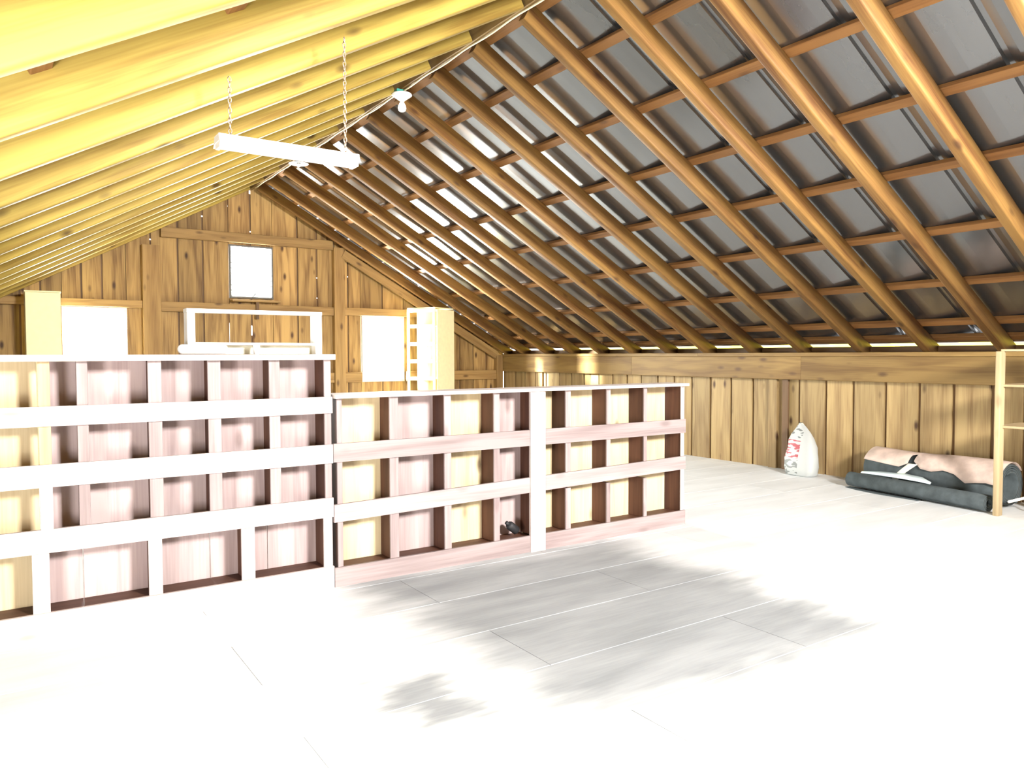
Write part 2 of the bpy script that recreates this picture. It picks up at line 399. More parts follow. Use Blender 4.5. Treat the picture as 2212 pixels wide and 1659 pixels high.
# ridge board with metal cap
plank('ridge_board', (C, RW - .1, H + .12), (C, G + .1, H + .12), Z3, 0.25, 0.05, 'beam', roof, 0.003)
for sx in (-1, 1):
    me_v = [(C, RW - .2, H + .262), (C, G + .3, H + .262), (C + sx * .2, G + .3, H + .262 - M * .2 + .02), (C + sx * .2, RW - .2, H + .262 - M * .2 + .02)]
    o = from_data('ridge_cap', me_v, [(0, 1, 2, 3)], 'metal', roof, False)
    sol = o.modifiers.new('thickness', 'SOLIDIFY'); sol.thickness = 0.002

# ================================================================ FAR GABLE WALL
WIN = {1: (0.785, 1.632, 1.02, 2.23), 2: (5.42, 6.26, 1.02, 2.21), 3: (3.14, 3.85, 2.44, 3.31)}
wb = thing('wall_back', 'far gable wall of vertical knotty pine boards', 'wall', (C, G, 0), kind='structure')
seams = [LW - .1, -1.08, -.80, -.53, -.25, 0.0, .27, .52, .785, 1.04, 1.31, 1.632, 1.98, 2.37, 2.744, 3.14, 3.495, 3.85, 4.275, 4.616, 4.93, 5.18, 5.42, 5.84, 6.26, 6.56, 6.87, 7.17, 7.47, 7.78, 8.08, R + .1]
GAP = 0.026
YB = G + 0.10
def gable_wall(parent, seams, wins, yb, holes, sgn=1):
    top_off = OFF + .03
    for i in range(len(seams) - 1):
        x0, x1 = seams[i] + GAP / 2, seams[i + 1] - GAP / 2
        for wx0, wx1, wz0, wz1 in wins:      # board edges meet the window jambs
            if abs(seams[i] - wx0) < .02 or abs(seams[i] - wx1) < .02: x0 = seams[i] + .004
            if abs(seams[i + 1] - wx0) < .02 or abs(seams[i + 1] - wx1) < .02: x1 = seams[i + 1] - .004
        spans = [(0.0, None)]
        for wx0, wx1, wz0, wz1 in wins:
            if x0 >= wx0 - .02 and x1 <= wx1 + .02:
                spans = [(0.0, wz0), (wz1, None)]
        for z0, z1 in spans:
            if z1 is None:
                poly = [(z0, x0), (roof_z(x0, top_off), x0)]
                if x0 < C < x1: poly.append((roof_z(C, top_off), C))
                poly += [(roof_z(x1, top_off), x1), (z0, x1)]
            else: poly = [(z0, x0), (z1, x0), (z1, x1), (z0, x1)]
            j = random.uniform(-.004, .004)
            prism('board', poly, 0.022, (0, yb + j, 0), Z3, X3, 'board', parent)
    for s in seams[1:-1]:
        zt = roof_z(s, top_off - .05); spans = [(0, zt)]
        for wx0, wx1, wz0, wz1 in wins:
            if wx0 - .02 < s < wx1 + .02:
                e = abs(s - wx0) < .03 or abs(s - wx1) < .03
                spans = [(0, wz0), (wz1, zt)] if not e else spans
        for hx, hz, hh in holes:
            if abs(hx - s) < .03:
                new = []
                for a, b in spans:
                    if a < hz < b: new += [(a, hz - hh / 2), (hz + hh / 2, b)]
                    else: new.append((a, b))
                spans = new
        edge = [wn for wn in wins if abs(s - wn[0]) < .03 or abs(s - wn[1]) < .03]
        for a, b in spans:
            pieces = [(a, b, 0)]
            if edge:                         # beside a window the batten steps clear of the opening
                e0 = edge[0]; sh = -.036 if abs(s - e0[0]) < .03 else .036
                pieces = [(a, min(b, e0[2]), 0), (max(a, e0[2]), min(b, e0[3]), sh), (max(a, e0[3]), b, 0)]
            for pa, pb, sh in pieces:
                if pb - pa < .01: continue
                yo = yb + (.034 if sgn > 0 else 0)
                plank('batten', (s + sh, yo, pa), (s + sh, yo, pb), X3, .062, .02, 'batten', parent, .002)
holes = [(2.744, 3.732, .022), (3.14, 3.935, .022), (3.495, 4.20, .06), (3.495, 3.55, .02), (1.98, 3.30, .02), (0.675, 2.52, .1), (4.616, 2.85, .015), (4.616, 2.50, .015), (5.18, 2.9, .015), (3.14, 1.86, .36), (3.495, 1.92, .16)]
gable_wall(wb, seams, WIN.values(), YB, holes)
# the small square opening above the left cupboard
# framing on the inside of the gable
def gpost(x0, x1, z0, z1): plank('post', ((x0 + x1) / 2, G + .035, z0), ((x0 + x1) / 2, G + .035, z1), X3, x1 - x0, .125, 'frame_beam', wb, .005)
gpost(1.845, 2.10, 0, 3.20); gpost(4.885, 5.08, 0, 3.38); gpost(LW, LW + .14, 0, 1.5); gpost(R - .14, R, 0, 1.5)
def girt(x0, x1, z0, z1, name='girt', z0b=None):
    plank(name, (x0, G + .05, (z0 + z1) / 2), (x1, G + .05, (z0 + z1) / 2), Z3, z1 - z0, .09, 'frame_beam', wb, .004)
girt(2.12, 4.88, 3.34, 3.495, 'collar_beam')
girt(LW + .14, 1.84, 2.235, 2.345); girt(2.105, 4.88, 2.195, 2.345); girt(5.085, 6.95, 2.21, 2.345)
girt(5.085, 5.40, 1.02, 1.20); girt(6.28, R - .14, 1.02, 1.20); girt(2.105, 4.88, 1.02, 1.20); girt(LW + .14, .76, 1.02, 1.2); girt(1.66, 1.84, 1.02, 1.2)
# right-hand diagonal brace along the gable under the rafters
plank('brace', (5.05, G - .02, 3.28), (8.25, G - .02, 1.50), Vector((SA, 0, CA)), .15, .045, 'frame_beam', wb, .004)
# ledge and bracket under the top window
plank('ledge', (3.15, G - .02, 2.395), (3.93, G - .02, 2.395), Y3, .14, .03, 'frame_beam', wb, .004)
plank('bracket', (3.56, G - .01, 2.10), (3.56, G - .01, 2.38), X3, .05, .04, 'batten', wb, .004)

# windows
def window(n, label, jal=False):
    x0, x1, z0, z1 = WIN[n]
    t = thing('window_%d' % n, label, 'window', ((x0 + x1) / 2, G + .1, z0), kind='structure')
    f = 'dark_frame' if jal else 'white'
    fw = .03 if jal else .045; y = G + .09
    plank('frame', (x0 + .002, y, z0 + fw / 2), (x1 - .002, y, z0 + fw / 2), Z3, fw, .07, f, t, .003)
    plank('frame', (x0 + .002, y, z1 - fw / 2), (x1 - .002, y, z1 - fw / 2), Z3, fw, .07, f, t, .003)
    for xx in (x0 + fw / 2, x1 - fw / 2):
        plank('frame', (xx, y, z0 + fw), (xx, y, z1 - fw), X3, fw - .004, .07, f, t, .003)
    if jal:
        k = 9; hh = (z1 - z0 - 2 * fw) / k
        for i in range(k):
            zc = z0 + fw + hh * (i + .5)
            u = Vector((0, -.28, 1)).normalized()
            plank('glass_louvre', (x0 + fw + .004, y, zc), (x1 - fw - .004, y, zc), u, hh * 1.12, .005, 'glass', t, .001)
            for xx in (x0 + fw + .006, x1 - fw - .006):
                plank('louvre_clip', (xx, y - .012, zc - hh * .56), (xx, y - .012, zc - hh * .30), X3, .012, .012, 'dark_frame', t, .001)
        tube('crank_handle', [(3.50, y - .04, z0 + .025), (3.50, y - .09, z0 + .035), (3.53, y - .10, z0 + .075), (3.535, y - .11, z0 + .09)], .007, 'black', t, 6)
    else:
        zm = (z0 + z1) / 2
        plank('sash_rail', (x0 + fw, y, zm), (x1 - fw, y, zm), Z3, .04, .045, f, t, .003)
        for a, b in ((z0 + fw, zm - .02), (zm + .02, z1 - fw)):
            plank('pane', ((x0 + x1) / 2, y + .01, a), ((x0 + x1) / 2, y + .01, b), X3, x1 - x0 - 2 * fw, .004, 'glass', t, .001)
window(1, 'bright sash window in gable wall beside the left pale cupboard')
window(2, 'bright sash window in gable wall left of the open cupboard')
window(3, 'small louvred window with dark frame high in gable wall', True)

# ================================================================ RIGHT KNEE WALL
wr = thing('wall_right', 'low right wall of wide knotty pine boards under a heavy plate beam', 'wall', (R, 5, 0), kind='structure')
ks = [RW, -2.3, -1.9, -1.5, -1.1, -.7, -.3, .1, .5, .9, 1.3, 1.7, 2.1, 2.5, 2.9, 3.40, 3.70, 4.083, 4.449, 4.837, 5.239, 5.602, 5.983, 6.43, 6.705, 7.076, 7.444, 7.80, 8.15, 8.5, 8.87, 9.2, 9.55, 9.9, 10.3, 10.65, 11.0, 11.4, 11.75, 12.1, 12.45, G + .1]
XB = R + .10
def knee(parent, ks, xb, sgn):
    for i in range(len(ks) - 1):
        a, b = ks[i] + .016, ks[i + 1] - .016
        j = random.uniform(-.005, .005)
        if sgn < 0 and .25 < (a + b) / 2 < 1.85: continue
        prism('board', [(0, a), (1.468, a), (1.468, b), (0, b)], .022, (xb + j + (.011 if sgn > 0 else .011), 0, 0), Z3, Y3, 'knee_board', parent)
    for s in ks[1:-1]:
        if sgn < 0 and .3 < s < 1.8: continue
        plank('batten', (xb + sgn * .03, s, 0), (xb + sgn * .03, s, 1.468), Y3, .07, .02, 'batten', parent, .002)
knee(wr, ks, XB, 1)
# plate beam: two stacked timbers with an end-to-end joint, plus top plate
for ya, yb_ in ((RW, 1.2), (1.203, 5.9), (5.903, 9.0), (9.003, G - .01)):
    plank('plate_beam', (R + .05, ya, 1.3225), (R + .05, yb_, 1.3225), Z3, .295, .10, 'beam', wr, .006)
for ya, yb_ in ((RW, 3.0), (3.003, 7.6), (7.603, G)):
    plank('top_plate', (R + .09, ya, 1.495), (R + .09, yb_, 1.495), X3, .20, .05, 'beam', wr, .004)
plank('eave_block', (R + .19, RW, 1.553), (R + .19, G, 1.553), Z3, .07, .03, 'batten', wr, .003)
plank('fascia', (R + .23, RW, 1.662), (R + .23, G, 1.662), Z3, .08, .025, 'batten', wr, .003)
for y in (1.0, 6.43 - .07, 11.55):
    plank('stud', (R + .075, y, 0), (R + .075, y, 1.17), Y3, .13, .05, 'knee_board', wr, .005)
plank('stud', (R + .07, 6.17, 0), (R + .07, 6.17, 1.17), Y3, .09, .03, 'batten', wr, .004)  # dark-coloured board standing in for the shade beside the stud

# ================================================================ LEFT KNEE WALL and REAR GABLE (out of frame)
wl = thing('wall_left', 'low left wall of pine boards below the eaves', 'wall', (LW, 5, 0), kind='structure')
kl = [RW + k * (G + .1 - RW) / 38 for k in range(39)]
knee(wl, kl, LW - .12, -1)
plank('top_plate', (LW - .09, RW, 1.495), (LW - .09, G, 1.495), X3, .20, .05, 'beam', wl, .004)
plank('plate_beam', (LW - .05, RW, 1.32), (LW - .05, G, 1.32), Z3, .29, .10, 'beam', wl, .006)
plank('eave_block', (LW - .19, RW, 1.56), (LW - .19, G, 1.56), Z3, .10, .03, 'batten', wl, .003)
d2 = thing('door_2', 'low side door opening frame in the left wall', 'door', (LW - .1, 1.05, 0), kind='structure')
for yy_ in (.20, 1.90):
    plank('door_frame', (LW - .04, yy_, 0), (LW - .04, yy_, 1.17), Y3, .08, .08, 'beam', d2)
wf = thing('wall_front', 'rear gable wall with a wide loft door opening', 'wall', (C, RW, 0), kind='structure')
DOOR = (2.84, 4.18, 2.85, 3.92)
fs = [LW - .1, -1.0, -.6, -.2, .2, .6, 1.0, 1.4, 1.8, 2.2, 2.51, 2.84, 3.18, 3.51, 3.84, 4.18, 4.51, 4.9, 5.3, 5.7, 6.1, 6.5, 6.9, 7.3, 7.7, 8.1, R + .1]
gable_wall(wf, fs, [DOOR], RW, [], -1)
d1 = thing('door_1', 'loft door opening frame in the rear gable', 'door', (C, RW, DOOR[2]), kind='structure')
plank('door_frame', (DOOR[0], RW + .05, DOOR[2]), (DOOR[0], RW + .05, DOOR[3]), X3, .09, .05, 'beam', d1)
plank('door_frame', (DOOR[1], RW + .05, DOOR[2]), (DOOR[1], RW + .05, DOOR[3]), X3, .09, .05, 'beam', d1)
plank('door_frame', (DOOR[0] - .045, RW + .05, DOOR[3] + .05), (DOOR[1] + .045, RW + .05, DOOR[3] + .05), Z3, .09, .05, 'beam', d1)
plank('door_frame', (DOOR[0] - .045, RW + .05, DOOR[2] - .05), (DOOR[1] + .045, RW + .05, DOOR[2] - .05), Z3, .09, .05, 'beam', d1)

# ================================================================ LEFT (TALL) CUBBY SHELF
DEP = 0.21
sl = thing('cubby_shelf', 'tall four-tier wooden cubby shelf with whitewashed rails, at left', 'shelf', (.3, S + DEP / 2, 0), 'cubby shelves')
XL0, XL1 = -1.20, 1.765
RT = .022                                     # rail thickness
def rail(p, x0, x1, z0a, z1a, z0b=None, z1b=None, name='rail', yf=S, mat='rail'):
    z0b = z0a if z0b is None else z0b; z1b = z1a if z1b is None else z1b
    prism(name, [(x0, z0a), (x1, z0b), (x1, z1b), (x0, z1a)], RT, (0, yf + RT, 0), X3, Z3, mat, p)
plank('top_board', (XL0 - .02, S + DEP / 2 - .005, 1.4905), (XL1 + .012, S + DEP / 2 - .005, 1.4905), Y3, DEP + .05, .035, 'rail', sl, .003)
for zt, hh in ((1.236, .105), (.929, .12), (.586, .125)):
    rail(sl, XL0, XL1, zt - hh, zt)
    plank('shelf_board', (XL0 + .02, S + DEP / 2 + .012, zt - hh + .012), (XL1 - .02, S + DEP / 2 + .012, zt - hh + .012), Y3, DEP - .026, .02, 'divider', sl, .002)
rail(sl, XL0, XL1, 0.0, .141, name='base_board')
plank('shelf_board', (XL0 + .02, S + DEP / 2 + .012, .125), (XL1 - .02, S + DEP / 2 + .012, .125), Y3, DEP - .026, .02, 'divider', sl, .002)
TIERS = [(.135, .461), (.485, .81), (.83, 1.13), (1.152, 1.473)]
def upright(p, xa, xb, z0, z1, dep=DEP, strip='rail'):
    xm = (xa + xb) / 2
    plank('divider', (xm, S + RT + dep / 2, z0), (xm, S + RT + dep / 2, z1), Y3, dep - RT - .004, min(xb - xa, .03), 'divider', p, .002)
    plank('face_strip', (xm, S + RT + .004, z0), (xm, S + RT + .004, z1), X3, xb - xa, .016, strip, p, .002)
for (z0, z1) in TIERS[1:]:
    for xa, xb in ((-.98, -.92), (-.63, -.57), (-.28, -.22), (.343, .397), (.693, .764), (1.013, 1.086), (1.37, 1.436), (1.718, 1.763)):
        upright(sl, xa, xb, z0, z1, strip='rail_pink')
for xa, xb in ((-.98, -.91), (-.45, -.37), (.12, .199), (.678, .75), (1.19, 1.27), (1.705, 1.763)):
    upright(sl, xa, xb, *TIERS[0])
for (z0, z1), yo in ((TIERS[3], .012), (TIERS[2], .012), (TIERS[1], 0.0)):
    plank('post', (.193, S + RT - .004 + yo - .008, z0 - .02), (.193, S + RT - .004 + yo - .008, z1 + .02), X3, .057, .012, 'rack' if yo else 'rail', sl, .002)
YBK = S + DEP
for i, (xa, xb) in enumerate(((-1.19, -.95), (-.95, -.60), (-.60, -.25), (-.25, .17), (.17, .37), (.37, .73), (.73, 1.05), (1.05, 1.40), (1.40, 1.755))):
    m_ = 'back_cream' if i == 3 else 'back_pink'
    plank('back_panel', ((xa + xb) / 2, YBK + .01, .01), ((xa + xb) / 2, YBK + .01, 1.472), X3, xb - xa - .004, .014, m_, sl, .002)

# ================================================================ RIGHT (LOW) CUBBY SHELF
sr = thing('cubby_shelf', 'low three-tier wooden cubby shelf with cream backs and centre post', 'shelf', (3.4, S + DEP / 2, 0), 'cubby shelves')
XR0, XR1 = 1.80, 5.0
plank('top_board', (XR0 - .025, S + DEP / 2 - .005, 1.236), (XR1 + .01, S + DEP / 2 - .005, 1.236), Y3, DEP + .05, .025, 'rail', sr, .003)
for xa, xb in ((XR0 - .03, 3.318), (3.462, XR1)):
    fa = (xa - 1.8) / 3.2; fb = (xb - 1.8) / 3.2
    rail(sr, xa, xb, .812, .932, mat='rail_pink')
    z2 = lambda f_: .537 + .07 * f_
    rail(sr, xa, xb, z2(fa) - .115, z2(fa), z2(fb) - .115, z2(fb), mat='rail_pink')
    rail(sr, xa, xb, 0.0, .125, name='base_board', mat='rail_pink')
plank('centre_post', (3.39, S + .006, 0), (3.39, S + .006, 1.222), X3, .14, .030, 'rail', sr, .004)
for zc, dz in ((.825, 0), (.46, .03), (.10, 0)):
    for xa, xb, q in ((XR0, 3.36, 0), (3.40, XR1 - .03, dz)):
        plank('shelf_board', (xa + .01, S + DEP / 2 + .012, zc + q), (xb - .01, S + DEP / 2 + .012, zc + q), Y3, DEP - .026, .02, 'divider', sr, .002)
for z0, z1 in ((.112, .45), (.50, .812), (.837, 1.222)):
    for xa, xb in ((1.80, 1.835), (2.17, 2.235), (2.59, 2.645), (3.005, 3.055), (3.36, 3.42), (3.675, 3.725), (4.10, 4.14), (4.515, 4.552)):
        upright(sr, xa, xb, z0, z1, strip='rail_pink')
plank('end_panel', (XR1 - .02, S + RT + DEP / 2, 0), (XR1 - .02, S + RT + DEP / 2, 1.222), Y3, DEP - .01, .028, 'divider', sr, .003)
plank('face_strip', (XR1 - .02, S + RT + .001, .126), (XR1 - .02, S + RT + .001, 1.222), X3, .04, .012, 'rail', sr, .002)
for i, (xa, xb) in enumerate(((1.80, 2.20), (2.20, 2.62), (2.62, 3.03), (3.03, 3.39), (3.39, 3.70), (3.70, 4.12), (4.12, 4.535), (4.535, 4.96))):
    plank('back_panel', ((xa + xb) / 2, YBK + .01, .01), ((xa + xb) / 2, YBK + .01, 1.222), X3, xb - xa - .004, .014, 'back_pink' if i in (1, 3) else 'back_cream', sr, .002)

# black item in the bottom cubby left of the centre post
bo = thing('black_bottle', 'small black bottle leaning in the bottom cubby beside centre post', 'bottle', (3.22, S + .09, .112))
lathe('body', [(.012, 0), (.033, .006), (.034, .085), (.026, .10)], (3.262, S + .10, .150), 'black', bo, 16, (-.62, 0, .5))
lathe('cap', [(.014, .098), (.016, .10), (.015, .125), (.006, .13)], (3.262, S + .10, .150), 'black', bo, 12, (-.62, 0, .5))

# ================================================================ THINGS ON THE TALL SHELF
TZ = 1.509
cr = thing('open_crate', 'white painted open wooden frame box standing on the tall shelf', 'crate', (1.325, 4.78, TZ))
y_ = 4.80; dd = .10
plank('top_rail', (.918, y_, 1.768), (1.735, y_, 1.768), Y3, dd, .022, 'white', cr, .003)
plank('side', (.942, y_, TZ), (.942, y_, 1.756), Y3, dd, .044, 'white', cr, .003)
plank('side', (1.712, y_, TZ), (1.712, y_, 1.756), Y3, dd, .044, 'white', cr, .003)
plank('mid_rail', (.965, y_ - .03, 1.572), (1.689, y_ - .03, 1.572), Y3, .03, .016, 'white', cr, .002)
plank('lower_board', (.965, y_ + .03, TZ + .027), (1.689, y_ + .03, TZ + .027), Z3, .052, .014, 'cream', cr, .002)
def capsule(name, a, b, r, fl, mat, parent):
    a, b = Vector(a), Vector(b); L = (b - a).length; prof = [(0.001, 0)]
    for k in range(1, 7):
        t = math.pi / 2 * k / 6; prof.append((r * math.sin(t), r * .8 * (1 - math.cos(t))))
    for k in range(6, 0, -1):
        t = math.pi / 2 * k / 6; prof.append((r * math.sin(t), L - r * .8 * (1 - math.cos(t))))
    prof.append((.001, L))
    o = lathe(name, prof, a, mat, parent, 20, tuple(b - a)); return o
bl = thing('bolster', 'small white rounded bolster lying on the tall shelf before white frame', 'cushion', (.995, 4.70, TZ))
capsule('body', (.855, 4.70, TZ + .029), (1.135, 4.70, TZ + .029), .029, 1, 'white', bl)
tube('seam', [(.862, 4.70 - .0285, TZ + .03), (1.0, 4.70 - .0295, TZ + .032), (1.128, 4.70 - .0285, TZ + .03)], .0016, 'cream', bl, 6)
cp = thing('cup', 'small white cup on the tall shelf inside the white frame', 'cup', (1.308, 4.72, TZ))
lathe('body', [(.015, 0), (.017, .002), (.021, .05), (.0215, .058), (.019, .058), (.016, .008), (.001, .006)], (1.308, 4.72, TZ), 'enamel', cp, 20)
lathe('rim', [(.0205, .055), (.0228, .056), (.0228, .060), (.019, .060)], (1.308, 4.72, TZ), 'enamel', cp, 20)

# ================================================================ CUPBOARDS BY THE GABLE
cl = thing('tall_cupboard', 'tall pale yellow cupboard with plain front left of window', 'cupboard', (.52, 12.40, 0))
cx0, cx1, cyf, cyb, cz = .315, .735, 12.27, 12.66, 2.40
plank('side', (cx0 + .01, (cyf + cyb) / 2 + .01, 0), (cx0 + .01, (cyf + cyb) / 2 + .01, cz - .02), Y3, cyb - cyf - .02, .02, 'pale', cl, .002)
plank('side', (cx1 - .01, (cyf + cyb) / 2 + .01, 0), (cx1 - .01, (cyf + cyb) / 2 + .01, cz - .02), Y3, cyb - cyf - .02, .02, 'pale', cl, .002)
plank('top', (cx0 - .006, (cyf + cyb) / 2, cz - .01), (cx1 + .006, (cyf + cyb) / 2, cz - .01), Y3, cyb - cyf + .01, .02, 'pale', cl, .003)
dr = plank('door', ((cx0 + cx1) / 2, cyf + .01, .08), ((cx0 + cx1) / 2, cyf + .01, cz - .024), X3, cx1 - cx0 - .006, .02, 'pale', cl, .003)
lathe('knob', [(.008, 0), (.008, .015), (.016, .02), (.012, .03), (.001, .032)], (cx1 - .05, cyf, 1.15), 'dark_frame', dr, 12, (0, -1, 0))
plank('kick_board', (cx0 + .02, cyf + .04, .04), (cx1 - .02, cyf + .04, .04), Z3, .08, .02, 'pale', cl, .002)

co = thing('tall_cupboard', 'tall pale yellow cupboard with open shelves beside right window', 'cupboard', (6.52, 12.2, 0))
A_, B_, D_ = Vector((6.12, 12.42, 0)), Vector((6.43, 11.92, 0)), Vector((6.95, 12.18, 0))   # open face A-B, solid side B-D
E_ = A_ + (D_ - B_); CZ = 2.335
fA = (B_ - A_).normalized(); fD = (D_ - B_).normalized(); uz = Vector((0, 0, 1))
def stile(name, p, q, t, mat='pale', wdt=.05, upv=None): return plank(name, p, q, upv if upv else fA, wdt, t, mat, co, .003)
stile('face_frame', A_ + fA * .03, A_ + fA * .03 + uz * CZ, .022); stile('face_frame', B_ - fA * .03, B_ - fA * .03 + uz * CZ, .022)
for z in (.05, .45, .77, 1.08, 1.39, 1.70, 2.02, CZ - .035):
    plank('face_rail', A_ + fA * .055 + uz * z, B_ - fA * .055 + uz * z, uz, .065, .02, 'pale', co, .003)
    mid = (A_ + D_) / 2 + uz * z
    plank('shelf', (A_ + B_) / 2 + fD * .03 + uz * z, (A_ + B_) / 2 + fD * .25 + uz * z, fA, (B_ - A_).length - .06, .018, 'pale', co, .002)
plank('side_panel', (B_ + D_) / 2 + uz * .0 + fD * .02, (B_ + D_) / 2 + uz * (CZ - .02) + fD * .02, fD, (D_ - B_).length - .05, .018, 'pale', co, .002)
plank('top', (A_ + B_) / 2 + uz * (CZ + .008), (E_ + D_) / 2 + uz * (CZ + .008), fA, (B_ - A_).length + .02, .018, 'pale', co, .003)
plank('back_panel', (A_ + B_) / 2 + fD * .27, (A_ + B_) / 2 + fD * .27 + uz * (CZ - .02), fA, (B_ - A_).length - .04, .012, 'board', co, .002)
for p in (E_ - fD * .02 + fA * .03, D_ - fD * .015 - fA * .04):
    plank('back_post', p, p + uz * (CZ - .02), fA, .05, .03, 'pale', co, .003)

# ================================================================ FEED SACK
sk = thing('feed_sack', 'white woven feed sack with faded red print leaning on knee wall', 'sack', (8.22, 5.74, 0))
V = []; F = []; n = 28
rows = [(0, .17, .085), (.02, .20, .105), (.10, .215, .12), (.22, .21, .115), (.34, .19, .10), (.44, .165, .08), (.52, .125, .05), (.58, .075, .025), (.625, .03, .012), (.64, .02, .008)]
for z, hw, ht in rows:
    for k in range(n):
        a = 2 * math.pi * k / n; ca, sa = math.cos(a), math.sin(a)
        sq = lambda v_: math.copysign(abs(v_) ** .75, v_)
        wob = 1 + .05 * math.sin(5 * a + z * 20)
        V.append((8.19 + z * .13 + sq(sa) * ht * wob, 5.74 + .055 * (z / .6) ** 2 + sq(ca) * hw * wob, z + .012 * math.sin(3 * a) * (z > .05)))
for i in range(len(rows) - 1):
    for k in range(n): F.append((i * n + k, i * n + (k + 1) % n, (i + 1) * n + (k + 1) % n, (i + 1) * n + k))
F += [tuple(range(n)), tuple(range((len(rows) - 1) * n, len(rows) * n))]
from_data('bag', V, F, 'sack', sk, loc=(8.22, 5.74, 0))
tube('stitched_seam', [(8.275, 5.765, .628), (8.277, 5.80, .640), (8.277, 5.83, .628)], .008, 'cream', sk, 6)

# ================================================================ CARPET ROLLS
def carpet_roll(root, a, b, r, turns=3.2, th=.014, start=0.0, name='carpet'):
    a, b = Vector(a), Vector(b); x, y, z = frame(b - a, (0, 0, 1)); L = (b - a).length
    N_ = int(34 * turns); r0 = r - turns * (th + .006)
    prof = []
    for i in range(N_ + 1):
        t = i / N_; ang = start + 2 * math.pi * turns * t; rr = r0 + (r - r0) * t
        prof.append((rr, ang))
    V = []; F = []
    for s in (0, L):
        for rr, ang in prof:
            for q in (rr, rr - th):
                V.append(tuple(a + x * s + y * q * math.sin(ang) + z * q * math.cos(ang)))
    n = len(prof) * 2
    for i in range(len(prof) - 1):
        o0, i0, o1, i1 = 2 * i, 2 * i + 1, 2 * i + 2, 2 * i + 3
        F += [(o0, o1, n + o1, n + o0), (i0, n + i0, n + i1, i1), (o0, i0, i1, o1), (n + o0, n + o1, n + i1, n + i0)]
    F += [(0, n, n + 1, 1), (n - 2, n - 1, 2 * n - 1, 2 * n - 2)]
    return from_data(name, V, F, 'carpet', root, True)
f0, f1 = Vector((7.95, 4.93, .088)), Vector((7.68, 3.36, .088))
r1 = thing('carpet_roll', 'slim charcoal carpet roll lying on the floor in front', 'carpet roll', (7.85, 4.15, 0), 'carpet rolls')
carpet_roll(r1, f0, f1, .088, 3, .011, math.radians(200))
tail = []
d01 = (f1 - f0).normalized(); nrm = Vector((-d01.y, d01.x, 0))
nrm = nrm if nrm.x < 0 else -nrm
for s, wdt in ((0, .01), (.2, .05), (.45, .06), (.7, .03), (.9, .005)):
    p = f0 + d01 * s; p.z = .0
    tail += [tuple(p + nrm * .0 + uz * .006), tuple(p + nrm * (.07 + wdt) + uz * .004)]
o = from_data('loose_edge', tail, [(2 * i, 2 * i + 2, 2 * i + 3, 2 * i + 1) for i in range(4)], 'carpet', r1, True)
o.modifiers.new('thickness', 'SOLIDIFY').thickness = .006

g0, g1 = Vector((8.255, 4.82, .217)), Vector((8.13, 3.36, .217))
r2 = thing('carpet_roll', 'thick charcoal carpet roll with pink cream backing against knee wall', 'carpet roll', (8.16, 4.1, 0), 'carpet rolls')
carpet_roll(r2, g0, g1, .214, 3.5, .016, math.radians(60))
# backing laid over the top of the roll: lower edge wanders
gx, gy, gz = frame(g1 - g0, (0, 0, 1)); GL = (g1 - g0).length
sidev = gz if gz.x < 0 else -gz
edge = [(0, 62), (.1, 66), (.22, 70), (.30, 72), (.36, 60), (.40, 52), (.46, 70), (.54, 74), (.62, 66), (.70, 72), (.78, 92), (.84, 88), (.92, 84), (1.0, 88)]
V = []; F = []; K = 12
for i, (t, ang) in enumerate(edge):
    for k in range(K + 1):
        al = math.radians(-55 + (ang + 55) * k / K)
        rr = .226 + .010 * math.sin(7 * t + k * .5)
        V.append(tuple(g0 + gx * GL * t + gy * rr * math.cos(al) + sidev * rr * math.sin(al)))
for i in range(len(edge) - 1):
    for k in range(K):
        if 4 <= i <= 4 and k >= 9: continue
        a_ = i * (K + 1) + k; F.append((a_, a_ + 1, a_ + K + 2, a_ + K + 1))
o = from_data('backing', V, F, 'cover', r2, True); o.modifiers.new('thickness', 'SOLIDIFY').thickness = .006
# cut cream ribbon hanging over the roll
V = []
for t, ang, wd in ((.40, 60, .05), (.36, 75, .045), (.31, 92, .04), (.27, 108, .035), (.255, 116, .06)):
    al = math.radians(ang); rr = .232
    c0 = g0 + gx * GL * t + gy * rr * math.cos(al) + sidev * rr * math.sin(al)
    V += [tuple(c0 - gx * wd), tuple(c0 + gx * wd)]
o = from_data('torn_strip', V, [(2 * i, 2 * i + 1, 2 * i + 3, 2 * i + 2) for i in range(4)], 'cream', r2, True)
o.modifiers.new('thickness', 'SOLIDIFY').thickness = .004

# pale blue sheet tucked between the rolls
V = []
for t, z0, wd in ((0.0, .165, .01), (.2, .172, .06), (.45, .176, .085), (.62, .174, .07), (.74, .168, .01)):
    p = f0.lerp(f1, .08 + .72 * t); 
    V += [(p.x + .02, p.y, z0 + .012), (p.x + .05 + wd, p.y + .01, z0 + .02 + wd * .35)]
o = from_data('plastic_sheet', V, [(2 * i, 2 * i + 1, 2 * i + 3, 2 * i + 2) for i in range(4)], 'iceblue', None, True)
o.modifiers.new('thickness', 'SOLIDIFY').thickness = .006
tag(o, 'pale blue plastic sheet tucked between the two carpet rolls', 'sheet')

# white bent plastic strip behind the rack post
o = tube('plastic_strip', [(7.86, 3.27, .10), (7.95, 3.20, .13), (8.04, 3.14, .155), (8.06, 3.13, .12), (8.0, 3.12, .085), (8.02, 3.11, .02), (8.03, 3.10, .012)], .014, 'white', None, 8)
tag(o, 'white bent plastic strip on the floor behind the rack post', 'strip')

